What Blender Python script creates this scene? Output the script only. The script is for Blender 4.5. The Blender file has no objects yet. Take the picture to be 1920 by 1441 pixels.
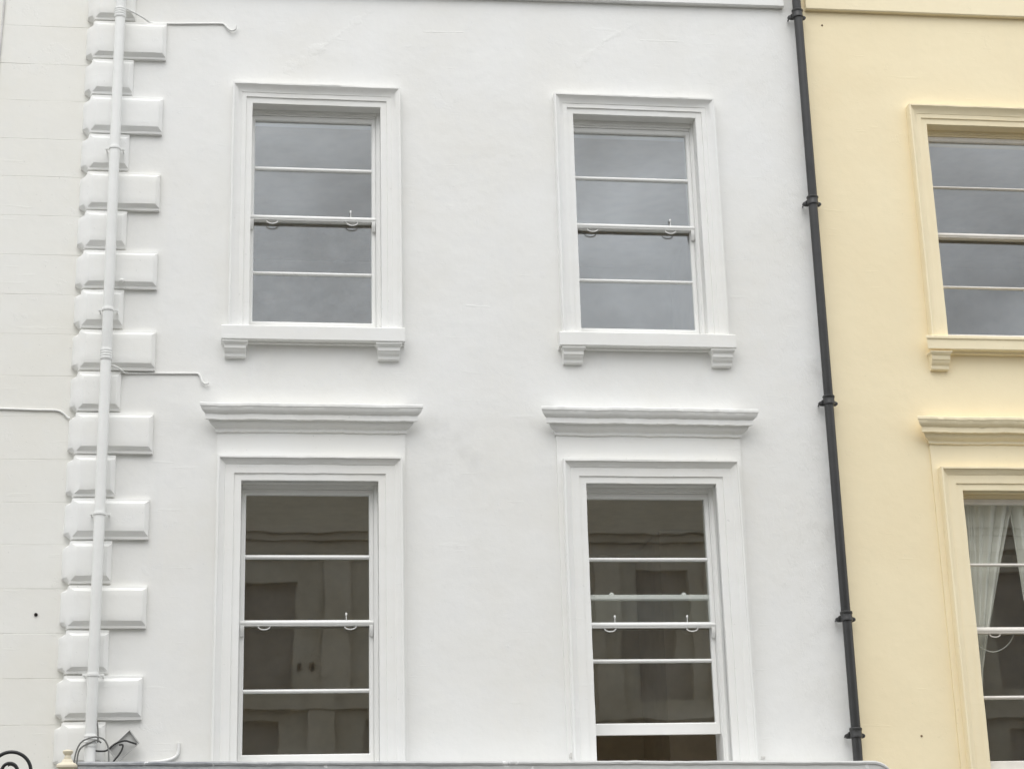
import bpy, bmesh, math, random
from mathutils import Vector, Matrix, noise as mnoise
R = math.radians
rnd = random.Random(7)
scene = bpy.context.scene
col = scene.collection

# ------------------------------------------------------------------ camera
cam_data = bpy.data.cameras.new('camera')
cam = bpy.data.objects.new('camera', cam_data)
col.objects.link(cam)
scene.camera = cam
cam_data.sensor_width = 36.0
cam_data.lens = 3400.0 / 1920.0 * 36.0
cam_data.clip_start = 0.1
cam_data.clip_end = 500.0
PITCH, YAW, ROLL = 0.29802, 0.14317, -0.02793
fw = Vector((math.sin(YAW) * math.cos(PITCH), math.cos(YAW) * math.cos(PITCH), math.sin(PITCH)))
r0 = Vector((math.cos(YAW), -math.sin(YAW), 0.0))
u0 = r0.cross(fw)
rt = r0 * math.cos(ROLL) + u0 * math.sin(ROLL)
up = u0 * math.cos(ROLL) - r0 * math.sin(ROLL)
m = Matrix((rt, up, -fw)).transposed().to_4x4()
m.translation = Vector((0.0, -14.0, 1.6))
cam.matrix_world = m

# ------------------------------------------------------------------ sky, sun, exposure (overcast day)
SUN_EL, SUN_AZ = R(58), R(193)          # azimuth from +Y clockwise: behind the camera, a little to its left
world = bpy.data.worlds.new('World')
scene.world = world
world.use_nodes = True
nt = world.node_tree
nt.nodes.clear()
N = nt.nodes.new
out = N('ShaderNodeOutputWorld')
bg = N('ShaderNodeBackground')
sky = N('ShaderNodeTexSky')
sky.sky_type = 'NISHITA'
sky.sun_disc = False
sky.sun_elevation = SUN_EL
sky.sun_rotation = SUN_AZ
sky.air_density = 1.0
sky.dust_density = 3.0
hs = N('ShaderNodeHueSaturation')
hs.inputs['Saturation'].default_value = 0.22
nt.links.new(sky.outputs['Color'], hs.inputs['Color'])
flat = N('ShaderNodeMix'); flat.data_type = 'RGBA'
flat.inputs['Factor'].default_value = 0.72
nt.links.new(hs.outputs['Color'], flat.inputs['A'])
flat.inputs['B'].default_value = (7.6, 7.75, 7.95, 1)
tc = N('ShaderNodeTexCoord')
mp = N('ShaderNodeMapping'); mp.inputs['Scale'].default_value = (1.0, 1.0, 1.7)
mp.inputs['Location'].default_value = (3.86, -8.26, -12.98)
nt.links.new(tc.outputs['Generated'], mp.inputs['Vector'])
cn = N('ShaderNodeTexNoise')
cn.inputs['Scale'].default_value = 6.0
cn.inputs['Detail'].default_value = 6.0
cn.inputs['Roughness'].default_value = 0.62
nt.links.new(mp.outputs['Vector'], cn.inputs['Vector'])
cr = N('ShaderNodeMapRange')
cr.inputs['From Min'].default_value = 0.28
cr.inputs['From Max'].default_value = 0.72
cr.inputs['To Min'].default_value = 0.62
cr.inputs['To Max'].default_value = 1.52
nt.links.new(cn.outputs['Fac'], cr.inputs['Value'])
cm = N('ShaderNodeMix'); cm.data_type = 'RGBA'; cm.blend_type = 'MULTIPLY'
cm.inputs['Factor'].default_value = 1.0
nt.links.new(flat.outputs['Result'], cm.inputs['A'])
nt.links.new(cr.outputs['Result'], cm.inputs['B'])
nt.links.new(cm.outputs['Result'], bg.inputs['Color'])
bg.inputs['Strength'].default_value = 0.15
nt.links.new(bg.outputs['Background'], out.inputs['Surface'])

sun_d = bpy.data.lights.new('sun', 'SUN')
sun_d.energy = 0.9
sun_d.angle = R(50)
sun_d.color = (1.0, 0.975, 0.94)
sun = bpy.data.objects.new('sun', sun_d)
col.objects.link(sun)
sdir = Vector((math.sin(SUN_AZ) * math.cos(SUN_EL), math.cos(SUN_AZ) * math.cos(SUN_EL), math.sin(SUN_EL)))
sun.rotation_euler = sdir.to_track_quat('Z', 'Y').to_euler()
sun.location = sdir * 40

vs = scene.view_settings
vs.view_transform = 'Standard'
vs.look = 'None'
vs.gamma = 1.0
vs.use_curve_mapping = False
vs.exposure = 0.37
scene.cycles.max_bounces = 16
scene.cycles.diffuse_bounces = 9
scene.cycles.glossy_bounces = 6
scene.cycles.transparent_max_bounces = 24

# ------------------------------------------------------------------ materials
def newmat(name):
    mt = bpy.data.materials.new(name)
    mt.use_nodes = True
    t = mt.node_tree
    b = t.nodes['Principled BSDF']
    return mt, t, b

def L(t, a, b):
    t.links.new(a, b)

def tex_noise(t, scale, detail=4.0, rough=0.55, stretch=None):
    g = t.nodes.new('ShaderNodeNewGeometry')
    src = g.outputs['Position']
    if stretch:
        mpn = t.nodes.new('ShaderNodeMapping')
        mpn.inputs['Scale'].default_value = stretch
        L(t, src, mpn.inputs['Vector'])
        src = mpn.outputs['Vector']
    n = t.nodes.new('ShaderNodeTexNoise')
    n.inputs['Scale'].default_value = scale
    n.inputs['Detail'].default_value = detail
    n.inputs['Roughness'].default_value = rough
    L(t, src, n.inputs['Vector'])
    return n.outputs['Fac']

def maprange(t, v, a, b, c, d):
    n = t.nodes.new('ShaderNodeMapRange')
    for k, x in zip(('From Min', 'From Max', 'To Min', 'To Max'), (a, b, c, d)):
        n.inputs[k].default_value = x
    L(t, v, n.inputs['Value'])
    return n.outputs['Result']

def mixcol(t, fac, a, b, blend='MIX'):
    n = t.nodes.new('ShaderNodeMix'); n.data_type = 'RGBA'; n.blend_type = blend
    for s, v in (('Factor', fac), ('A', a), ('B', b)):
        if isinstance(v, (int, float)):
            n.inputs[s].default_value = v
        elif isinstance(v, tuple):
            n.inputs[s].default_value = (v[0], v[1], v[2], 1)
        else:
            L(t, v, n.inputs[s])
    return n.outputs['Result']

def math_node(t, op, a, b):
    n = t.nodes.new('ShaderNodeMath'); n.operation = op
    for i, v in enumerate((a, b)):
        if isinstance(v, (int, float)):
            n.inputs[i].default_value = v
        else:
            L(t, v, n.inputs[i])
    return n.outputs[0]

def bump(t, b, layers):
    """layers: (height socket, strength, distance)"""
    prev = None
    for h, s, d in layers:
        n = t.nodes.new('ShaderNodeBump')
        n.inputs['Strength'].default_value = s
        n.inputs['Distance'].default_value = d
        L(t, h, n.inputs['Height'])
        if prev is not None:
            L(t, prev, n.inputs['Normal'])
        prev = n.outputs['Normal']
    L(t, prev, b.inputs['Normal'])

def blot(t, centre, radius):
    """a soft stain at one place on the wall"""
    g = t.nodes.new('ShaderNodeNewGeometry')
    v = t.nodes.new('ShaderNodeVectorMath'); v.operation = 'DISTANCE'
    L(t, g.outputs['Position'], v.inputs[0])
    v.inputs[1].default_value = centre
    return maprange(t, v.outputs['Value'], radius, 0.0, 0.0, 1.0)

def crease(t, a, b_, width):
    """1 on a line a-b scored or raised in the render, 0 beyond width"""
    g = t.nodes.new('ShaderNodeNewGeometry')
    A, B = Vector(a), Vector(b_); d = (B - A); ln = d.length; d.normalize()
    sub = t.nodes.new('ShaderNodeVectorMath'); sub.operation = 'SUBTRACT'
    L(t, g.outputs['Position'], sub.inputs[0]); sub.inputs[1].default_value = A
    dot = t.nodes.new('ShaderNodeVectorMath'); dot.operation = 'DOT_PRODUCT'
    L(t, sub.outputs['Vector'], dot.inputs[0]); dot.inputs[1].default_value = d
    tt = math_node(t, 'MINIMUM', math_node(t, 'MAXIMUM', dot.outputs['Value'], 0.0), ln)
    sc = t.nodes.new('ShaderNodeVectorMath'); sc.operation = 'SCALE'
    sc.inputs[0].default_value = d; L(t, tt, sc.inputs['Scale'])
    ds = t.nodes.new('ShaderNodeVectorMath'); ds.operation = 'DISTANCE'
    L(t, sub.outputs['Vector'], ds.inputs[0]); L(t, sc.outputs['Vector'], ds.inputs[1])
    wv = maprange(t, tex_noise(t, 8.0, 4.0, 0.6), 0.3, 0.7, -width * 1.2, width * 1.2)
    return maprange(t, math_node(t, 'ADD', ds.outputs['Value'], wv), width, 0.0, 0.0, 1.0)

def stucco(name, c, dirt=0.05, fine=0.25, lumps=0.5, warm=(1.0, 0.985, 0.95), stains=(), rough=0.7, creases=(), rough_x=None):
    mt, t, b = newmat(name)
    big = tex_noise(t, 0.9, 5.0, 0.6)
    mid = tex_noise(t, 6.0, 5.0, 0.65)
    f1 = maprange(t, big, 0.3, 0.7, 0.0, 1.0)
    c0 = mixcol(t, f1, tuple(x * (1 - dirt) * w for x, w in zip(c, warm)), c)
    f2 = maprange(t, mid, 0.52, 0.75, 0.0, 0.6)
    c1 = mixcol(t, f2, c0, tuple(x * (1 - dirt) for x in c))
    # faint rain streaks
    st = tex_noise(t, 1.0, 4.0, 0.6, (7.0, 7.0, 0.35))
    f3 = maprange(t, st, 0.56, 0.8, 0.0, 0.5)
    c2 = mixcol(t, f3, c1, tuple(x * (1 - 1.1 * dirt) for x in c))
    for ctr, rad, amt in stains:
        s = math_node(t, 'MULTIPLY', blot(t, ctr, rad), maprange(t, tex_noise(t, 5.5, 4.0, 0.6), 0.42, 0.66, 0.0, amt))
        c2 = mixcol(t, s, c2, (0.40, 0.39, 0.37))
    # tiny specks
    sp = maprange(t, tex_noise(t, 38.0, 2.0, 0.5), 0.735, 0.76, 0.0, 0.35)
    c3 = mixcol(t, sp, c2, tuple(x * 0.6 for x in c))
    L(t, c3, b.inputs['Base Color'])
    b.inputs['Roughness'].default_value = rough
    b.inputs['Specular IOR Level'].default_value = 0.25
    grain = tex_noise(t, 120.0, 3.0, 0.6)
    lump = tex_noise(t, 9.0, 3.0, 0.5)
    swell = tex_noise(t, 1.6, 3.0, 0.5)
    # sparse trowel ridges and old joint lines showing through the paint
    ridge = maprange(t, tex_noise(t, 2.2, 3.0, 0.55, (1.0, 1.0, 9.0)), 0.66, 0.70, 0.0, 1.0)
    ridge2 = maprange(t, tex_noise(t, 3.0, 5.0, 0.7), 0.63, 0.66, 0.0, 1.0)
    extra = [(crease(t, a_, b_, w_), st_, 0.006) for a_, b_, w_, st_ in creases]
    if rough_x is not None:
        g = t.nodes.new('ShaderNodeNewGeometry'); sx_ = t.nodes.new('ShaderNodeSeparateXYZ')
        L(t, g.outputs['Position'], sx_.inputs[0])
        edge = maprange(t, sx_.outputs['X'], rough_x[0], rough_x[1], 0.0, 1.0)
        flakes = maprange(t, tex_noise(t, 6.5, 6.0, 0.72, (1.0, 1.0, 0.55)), 0.50, 0.56, 0.0, 1.0)
        extra.append((math_node(t, 'MULTIPLY', edge, flakes), 0.3, 0.004))
    bump(t, b, extra + [(swell, 0.45 * lumps, 0.05), (lump, lumps * 0.55, 0.012), (ridge, 0.16, 0.004), (ridge2, 0.16, 0.004), (grain, fine, 0.002)])
    return mt

def paint(name, c, rough=0.4, grain=0.1, dirt=0.03, spec=0.35):
    mt, t, b = newmat(name)
    f = maprange(t, tex_noise(t, 7.0, 4.0, 0.6), 0.4, 0.7, 0.0, 1.0)
    c1 = mixcol(t, f, c, tuple(x * (1 - dirt) for x in c))
    L(t, c1, b.inputs['Base Color'])
    b.inputs['Roughness'].default_value = rough
    b.inputs['Specular IOR Level'].default_value = spec
    bump(t, b, [(tex_noise(t, 14.0, 3.0, 0.5), grain, 0.008), (tex_noise(t, 160.0, 2.0, 0.5), grain, 0.001)])
    return mt

M = {}
M['white'] = stucco('white_stucco', (0.80, 0.804, 0.793), dirt=0.05, stains=(((1.56, 0.0, 5.36), 0.42, 0.22), ((4.58, 0.0, 7.2), 0.16, 0.22), ((4.60, 0.0, 6.1), 0.14, 0.30), ((4.60, 0.0, 5.5), 0.13, 0.32), ((4.58, 0.0, 4.7), 0.20, 0.28), ((4.5, 0.0, 3.9), 0.28, 0.16), ((4.45, 0.0, 3.2), 0.35, 0.18), ((0.0, 0.0, 6.12), 0.22, 0.16), ((0.85, 0.0, 6.10), 0.24, 0.14), ((2.7, 0.0, 6.10), 0.22, 0.15), ((3.6, 0.0, 6.08), 0.24, 0.13), ((1.38, 0.0, 5.55), 0.2, 0.14), ((4.1, 0.0, 5.5), 0.2, 0.14), ((-0.6, 0.0, 5.5), 0.16, 0.12), ((-1.15, -0.06, 5.02), 0.14, 0.25)),
    creases=(((0.20, 0, 8.72), (0.46, 0, 8.92), 0.05, 0.26), ((0.46, 0, 8.92), (0.86, 0, 9.28), 0.03, 0.22), ((2.68, 0, 8.86), (2.92, 0, 9.10), 0.03, 0.2), ((2.92, 0, 9.10), (3.21, 0, 9.28), 0.025, 0.2),
             ((1.34, 0, 9.115), (1.68, 0, 9.125), 0.007, 0.28), ((3.24, 0, 9.12), (3.62, 0, 9.12), 0.007, 0.25), ((1.33, 0, 5.545), (1.60, 0, 5.53), 0.006, -0.5), ((1.66, 0, 6.62), (1.85, 0, 6.61), 0.006, 0.18)), rough_x=(3.9, 4.65))
M['white_trim'] = stucco('white_trim_stucco', (0.812, 0.817, 0.806), dirt=0.03, fine=0.15, lumps=0.45)
M['cream'] = stucco('cream_stucco', (0.80, 0.797, 0.762), dirt=0.04, fine=0.15, lumps=0.3)
M['yellow'] = stucco('yellow_stucco', (0.885, 0.780, 0.545), dirt=0.05, fine=0.2, lumps=0.4, warm=(1.0, 0.98, 0.95))
M['yellow_trim'] = stucco('yellow_trim_stucco', (0.885, 0.788, 0.562), dirt=0.05, fine=0.15, lumps=0.4, warm=(1.0, 0.98, 0.95))
M['joinery'] = paint('white_joinery_paint', (0.83, 0.83, 0.81), 0.32, 0.04, 0.02)
M['old_joinery'] = paint('old_white_joinery_paint', (0.78, 0.75, 0.70), 0.45, 0.12, 0.10)
M['white_pipe'] = paint('white_pipe_paint', (0.80, 0.805, 0.785), 0.42, 0.10, 0.05)
M['black_pipe'] = paint('black_pipe_paint', (0.038, 0.038, 0.038), 0.38, 0.10, 0.25, 0.45)
M['iron'] = paint('black_iron_paint', (0.018, 0.019, 0.020), 0.35, 0.10, 0.25, 0.4)
M['cable_white'] = paint('white_painted_cable', (0.78, 0.78, 0.76), 0.5, 0.1, 0.05)
M['cable_grey'] = paint('grey_rubber_cable', (0.20, 0.20, 0.19), 0.55, 0.1, 0.2)
M['cable_black'] = paint('black_rubber_cable', (0.035, 0.035, 0.033), 0.5, 0.1, 0.2)
M['galv'] = paint('grey_metal_tray', (0.55, 0.55, 0.53), 0.5, 0.15, 0.18)
M['stone_cream'] = paint('cream_painted_stone', (0.72, 0.66, 0.52), 0.55, 0.2, 0.12)
M['curtain'] = paint('pale_grey_curtain_cloth', (0.82, 0.81, 0.77), 0.9, 0.1, 0.06, 0.1)
M['room'] = paint('dim_room_plaster', (0.76, 0.69, 0.58), 0.8, 0.1, 0.1, 0.1)
M['plaster'] = paint('bare_grey_render', (0.64, 0.63, 0.61), 0.85, 0.4, 0.2, 0.1)
M['rust'] = paint('rusty_fixing', (0.24, 0.17, 0.10), 0.8, 0.2, 0.3, 0.2)
M['dark'] = paint('dark_hole', (0.03, 0.028, 0.025), 0.8, 0.1, 0.2, 0.1)
M['opp_wall'] = stucco('brown_stucco_across_street', (0.46, 0.44, 0.37), dirt=0.25, fine=0.2, lumps=0.5, rough=0.85)
M['opp_trim'] = stucco('buff_trim_across_street', (0.52, 0.49, 0.41), dirt=0.25, fine=0.2, lumps=0.5, rough=0.85)
M['opp_glass'] = paint('dark_glass_across_street', (0.23, 0.22, 0.20), 0.6, 0.02, 0.1, 0.3)
M['slate'] = paint('grey_slate', (0.13, 0.13, 0.14), 0.7, 0.3, 0.3, 0.2)

# lead sheet: blue grey, blotched, paler on its rolled edge
mt, t, b = newmat('weathered_lead')
fl = maprange(t, tex_noise(t, 3.0, 6.0, 0.7, (1.0, 1.0, 4.0)), 0.38, 0.62, 0.0, 1.0)
cl = mixcol(t, fl, (0.15, 0.16, 0.185), (0.40, 0.41, 0.42))
g = t.nodes.new('ShaderNodeNewGeometry'); sx = t.nodes.new('ShaderNodeSeparateXYZ')
L(t, g.outputs['Position'], sx.inputs[0])
side = maprange(t, sx.outputs['X'], -0.9, 2.6, 0.0, 0.85)
cl = mixcol(t, side, cl, (0.62, 0.62, 0.605))
wsp = maprange(t, tex_noise(t, 9.0, 3.0, 0.6), 0.66, 0.70, 0.0, 0.9)
cl = mixcol(t, wsp, cl, (0.74, 0.74, 0.74))
L(t, cl, b.inputs['Base Color'])
b.inputs['Roughness'].default_value = 0.6
bump(t, b, [(tex_noise(t, 8.0, 4.0, 0.6), 0.5, 0.02)])
M['lead'] = mt

# asphalt, paving
M['asphalt'] = paint('asphalt', (0.05, 0.05, 0.052), 0.85, 0.4, 0.2, 0.2)
M['paving'] = paint('pavement_slabs', (0.24, 0.233, 0.215), 0.85, 0.3, 0.2, 0.2)

def glass(name, refl, smear, tint=(0.975, 0.985, 0.975), scale=3.2, blur=0.02):
    mt = bpy.data.materials.new(name); mt.use_nodes = True
    t = mt.node_tree; t.nodes.clear()
    o = t.nodes.new('ShaderNodeOutputMaterial')
    gl = t.nodes.new('ShaderNodeBsdfGlossy'); gl.inputs['Roughness'].default_value = blur
    gl.inputs['Color'].default_value = (0.925, 0.965, 1.0, 1)
    tr = t.nodes.new('ShaderNodeBsdfTransparent'); tr.inputs['Color'].default_value = (*tint, 1)
    bp = t.nodes.new('ShaderNodeBump'); bp.inputs['Strength'].default_value = 0.05; bp.inputs['Distance'].default_value = 0.01
    L(t, tex_noise(t, 2.3, 2.0, 0.5), bp.inputs['Height'])
    L(t, bp.outputs['Normal'], gl.inputs['Normal'])
    fr = t.nodes.new('ShaderNodeLayerWeight')
    f5 = math_node(t, 'POWER', fr.outputs['Facing'], 4.0)
    mx = t.nodes.new('ShaderNodeMixShader')
    L(t, math_node(t, 'ADD', math_node(t, 'MULTIPLY', f5, 0.6), refl + 0.04), mx.inputs['Fac'])
    L(t, tr.outputs[0], mx.inputs[1]); L(t, gl.outputs[0], mx.inputs[2])
    df = t.nodes.new('ShaderNodeBsdfDiffuse'); df.inputs['Color'].default_value = (0.75, 0.76, 0.76, 1)
    m2 = t.nodes.new('ShaderNodeMixShader')
    sm = maprange(t, tex_noise(t, scale, 6.0, 0.68, (1.0, 1.0, 2.2)), 0.42, 0.74, 0.004, smear)
    L(t, sm, m2.inputs['Fac'])
    L(t, mx.outputs[0], m2.inputs[1]); L(t, df.outputs[0], m2.inputs[2])
    L(t, m2.outputs[0], o.inputs['Surface'])
    return mt
M['glass'] = glass('window_glass', 0.084, 0.012)
M['glass_smeared'] = glass('smeared_window_glass', 0.076, 0.06, scale=6.5)
M['glass_low'] = glass('clean_window_glass', 0.056, 0.018, blur=0.012)

# ------------------------------------------------------------------ helpers
def make(name, verts, faces, mat, parent=None, smooth=None, bevel=0.0, pinv=None, segs=2):
    """ONE mesh object in world coordinates, outward normals, optional bevel and smooth shading angle"""
    me = bpy.data.meshes.new(name)
    me.from_pydata([tuple(v) for v in verts], [], faces)
    bm = bmesh.new(); bm.from_mesh(me)
    bmesh.ops.remove_doubles(bm, verts=bm.verts, dist=1e-5)
    bmesh.ops.recalc_face_normals(bm, faces=bm.faces)
    if bevel > 0:
        es = [e for e in bm.edges if len(e.link_faces) == 2 and e.calc_face_angle(0) > 0.5]
        bmesh.ops.bevel(bm, geom=es, offset=bevel, segments=segs, profile=0.5, affect='EDGES', clamp_overlap=True)
    bm.to_mesh(me); bm.free()
    me.materials.append(mat)
    if smooth is not None:
        for p in me.polygons:
            p.use_smooth = True
        me.set_sharp_from_angle(angle=R(smooth))
    o = bpy.data.objects.new(name, me)
    col.objects.link(o)
    if parent is not None:
        o.parent = parent
        if parent.type == 'EMPTY':
            o.matrix_parent_inverse = Matrix.Translation(-parent.location)
    return o

def tag(o, label=None, cat=None, group=None, kind=None):
    for k, v in (('label', label), ('category', cat), ('group', group), ('kind', kind)):
        if v:
            o[k] = v
    return o

def thing(name, label, cat, loc, group=None):
    e = bpy.data.objects.new(name, None)
    e.location = loc
    e.empty_display_size = 0.2
    col.objects.link(e)
    return tag(e, label, cat, group)

class MB:
    def __init__(s): s.v = []; s.f = []
    def box(s, x0, x1, y0, y1, z0, z1):
        b = len(s.v)
        s.v += [(x, y, z) for z in (z0, z1) for y in (y0, y1) for x in (x0, x1)]
        s.f += [tuple(b + i for i in q) for q in ((0, 2, 3, 1), (4, 5, 7, 6), (0, 1, 5, 4), (2, 6, 7, 3), (0, 4, 6, 2), (1, 3, 7, 5))]
        return s
    def tube(s, pts, rad, n=8, cap=True):
        """round tube along pts; rad is a number or a list"""
        pts = [Vector(p) for p in pts]
        b = len(s.v)
        ref = None
        for i, p in enumerate(pts):
            d = (pts[min(i + 1, len(pts) - 1)] - pts[max(i - 1, 0)]).normalized()
            if ref is None:
                ref = Vector((0, -1, 0)) if abs(d.y) < 0.9 else Vector((1, 0, 0))
            a = (ref - d * ref.dot(d)).normalized(); c = d.cross(a); ref = a
            r = rad[i] if isinstance(rad, (list, tuple)) else rad
            for k in range(n):
                th = 2 * math.pi * k / n
                s.v.append(tuple(p + a * (math.cos(th) * r) + c * (math.sin(th) * r)))
        for i in range(len(pts) - 1):
            for k in range(n):
                s.f.append((b + i * n + k, b + i * n + (k + 1) % n, b + (i + 1) * n + (k + 1) % n, b + (i + 1) * n + k))
        if cap:
            s.f.append(tuple(b + k for k in range(n)))
            e = b + (len(pts) - 1) * n
            s.f.append(tuple(e + k for k in range(n)))
        return s
    def lathe(s, cx, cy, prof, n=20):
        """prof: (radius, z) from bottom to top"""
        b = len(s.v)
        for r, z in prof:
            for k in range(n):
                a = 2 * math.pi * k / n
                s.v.append((cx + r * math.cos(a), cy + r * math.sin(a), z))
        for i in range(len(prof) - 1):
            for k in range(n):
                s.f.append((b + i * n + k, b + i * n + (k + 1) % n, b + (i + 1) * n + (k + 1) % n, b + (i + 1) * n + k))
        s.f.append(tuple(b + k for k in range(n)))
        s.f.append(tuple(b + (len(prof) - 1) * n + k for k in range(n)))
        return s
    def stations(s, rings, closed=True, cap=True):
        """loft through rings of equal length"""
        b = len(s.v); n = len(rings[0])
        for r in rings: s.v += [tuple(p) for p in r]
        for i in range(len(rings) - 1):
            for k in range(n if closed else n - 1):
                s.f.append((b + i * n + k, b + i * n + (k + 1) % n, b + (i + 1) * n + (k + 1) % n, b + (i + 1) * n + k))
        if cap:
            s.f.append(tuple(b + k for k in range(n)))
            s.f.append(tuple(b + (len(rings) - 1) * n + k for k in range(n)))
        return s
    def build(s, name, mat, parent=None, **kw):
        return make(name, s.v, s.f, mat, parent, **kw)

def smooth_path(pts, sub=5):
    """Catmull-Rom through pts"""
    P = [Vector(p) for p in pts]
    o = []
    for i in range(len(P) - 1):
        a, b_, c, d = P[max(i - 1, 0)], P[i], P[i + 1], P[min(i + 2, len(P) - 1)]
        for k in range(sub):
            u = k / sub
            o.append(0.5 * ((2 * b_) + (c - a) * u + (2 * a - 5 * b_ + 4 * c - d) * u * u + (3 * b_ - a - 3 * c + d) * u ** 3))
    o.append(P[-1])
    return o

def wob(x, z, seed, amp):
    """hand-run mouldings are never dead straight"""
    return amp * mnoise.noise(Vector((x * 3.1 + seed, z * 3.1, seed * 0.37))) + 0.55 * amp * mnoise.noise(Vector((x * 14.0 + seed, z * 14.0, seed))) + 0.4 * amp * mnoise.noise(Vector((x * 43.0 + seed, z * 43.0, seed + 3.0)))

def moulding(name, prof, x0, x1, mat, parent, seed, amp=0.0022, n=26, mitre=1.0, base=0.0, back=0.02, yb=0.0):
    """horizontal moulding with returned ends. prof: (proud, z) from the top down; at proud p the run is x0-(p-base)*mitre .. x1+(p-base)*mitre"""
    rings = []
    loop = [(-back, prof[0][1])] + list(prof) + [(-back, prof[-1][1])]
    for i in range(n + 1):
        ring = []
        for p, z in loop:
            e = max(p - base, 0.0) * mitre
            xa, xb = x0 - e, x1 + e
            x = xa + (xb - xa) * i / n
            dz = wob(x, z * 0.2, seed, amp); dp = wob(x, z, seed + 50, amp * 0.8) if p > 0.0 else 0.0
            ring.append((x, yb - p - dp, z + dz))
        rings.append(ring)
    return MB().stations(rings).build(name, mat, parent, smooth=32)

def architrave(name, prof, x0, x1, zb, zt, mat, parent, seed, yb=0.0, amp=0.0024):
    """moulded surround: left jamb, head, right jamb. prof: (outward u, proud p) from the opening edge to the outer edge"""
    def ring(x, z, sx, sz):
        pts = []
        for u, p in prof:
            pts.append((x + sx * u, yb - p, z + sz * u))
        pts.append((x + sx * prof[-1][0], yb + 0.01, z + sz * prof[-1][0]))
        pts.append((x + sx * prof[0][0], yb + 0.01, z + sz * prof[0][0]))
        return pts
    rings = []
    nz = 44; nx = 36
    for i in range(nz):
        rings.append(ring(x0, zb + (zt - zb) * i / nz, -1, 0))
    rings.append(ring(x0, zt, -1, 1))
    for i in range(1, nx):
        rings.append(ring(x0 + (x1 - x0) * i / nx, zt, 0, 1))
    rings.append(ring(x1, zt, 1, 1))
    for i in range(nz - 1, -1, -1):
        rings.append(ring(x1, zb + (zt - zb) * i / nz, 1, 0))
    np_ = len(prof)
    for j, rg in enumerate(rings):
        for k in range(len(rg)):
            x, y, z = rg[k]
            if k < np_:
                rg[k] = (x + wob(z, x, seed, amp), y + wob(x + z, k * 0.3, seed + 9, amp), z + (wob(x, z, seed + 20, amp) if nz <= j <= nz + nx else 0.0))
    return MB().stations(rings).build(name, mat, parent, smooth=30)

def wall_mesh(name, x0, x1, z0, z1, yf, yb, holes, mat, parent, skip_front=None):
    """slab with rectangular openings cut through it"""
    xs = sorted({x0, x1} | {h[0] for h in holes} | {h[1] for h in holes})
    zs = sorted({z0, z1} | {h[2] for h in holes} | {h[3] for h in holes})
    v, f = [], []
    def quad(*p):
        b = len(v); v.extend(p); f.append((b, b + 1, b + 2, b + 3))
    def solid(i, k):
        if i < 0 or k < 0 or i >= len(xs) - 1 or k >= len(zs) - 1: return False
        cx, cz = (xs[i] + xs[i + 1]) / 2, (zs[k] + zs[k + 1]) / 2
        return not any(h[0] < cx < h[1] and h[2] < cz < h[3] for h in holes)
    for i in range(len(xs) - 1):
        for k in range(len(zs) - 1):
            if not solid(i, k): continue
            a, b, c, d = xs[i], xs[i + 1], zs[k], zs[k + 1]
            quad((a, yf, c), (b, yf, c), (b, yf, d), (a, yf, d))
            quad((a, yb, c), (a, yb, d), (b, yb, d), (b, yb, c))
            if not solid(i - 1, k): quad((a, yf, c), (a, yf, d), (a, yb, d), (a, yb, c))
            if not solid(i + 1, k): quad((b, yf, c), (b, yb, c), (b, yb, d), (b, yf, d))
            if not solid(i, k - 1): quad((a, yf, c), (a, yb, c), (b, yb, c), (b, yf, c))
            if not solid(i, k + 1): quad((a, yf, d), (b, yf, d), (b, yb, d), (a, yb, d))
    return make(name, v, f, mat, parent)

# ------------------------------------------------------------------ street (below the frame, but it lights the walls)
gm = MB(); gm.v = [(-250, -250, -0.15), (250, -250, -0.15), (250, 250, -0.15), (-250, 250, -0.15)]; gm.f = [(0, 1, 2, 3)]
tag(gm.build('ground', M['asphalt']), kind='structure')
tag(MB().box(-40, 40, -17.5, -4.5, -0.2, -0.1).build('road', M['asphalt']), kind='structure')
tag(MB().box(-40, 40, -4.45, 0.6, -0.2, 0.0).build('pavement', M['paving']), kind='structure')
tag(MB().box(-40, 40, -22.1, -17.55, -0.2, 0.0).build('pavement', M['paving']), kind='structure')

# ------------------------------------------------------------------ WHITE HOUSE
WX0, WX1 = -1.44, 4.70
OPEN = {  # x0, x1, z0, z1 of the four openings
    'UL': (-0.115, 0.957, 6.36, 8.37), 'UR': (2.606, 3.682, 6.36, 8.375),
    'LL': (-0.152, 0.922, 2.80, 5.115), 'LR': (2.590, 3.664, 2.80, 5.110)}
white = thing('white_house', 'white stuccoed terraced house with quoins at its left corner and four tall sash windows', 'house', (1.6, 0.2, 0.0))
wall_mesh('wall', WX0 + 0.01, WX1, 0.0, 11.6, 0.0, 0.34, list(OPEN.values()), M['white'], white)
MB().box(WX0, WX1, 0.34, 8.0, 11.4, 11.6).build('roof', M['slate'], white)
MB().box(WX0 + 0.02, WX1, 7.9, 8.0, 0.0, 11.4).build('rear_wall', M['white'], white)

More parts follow.
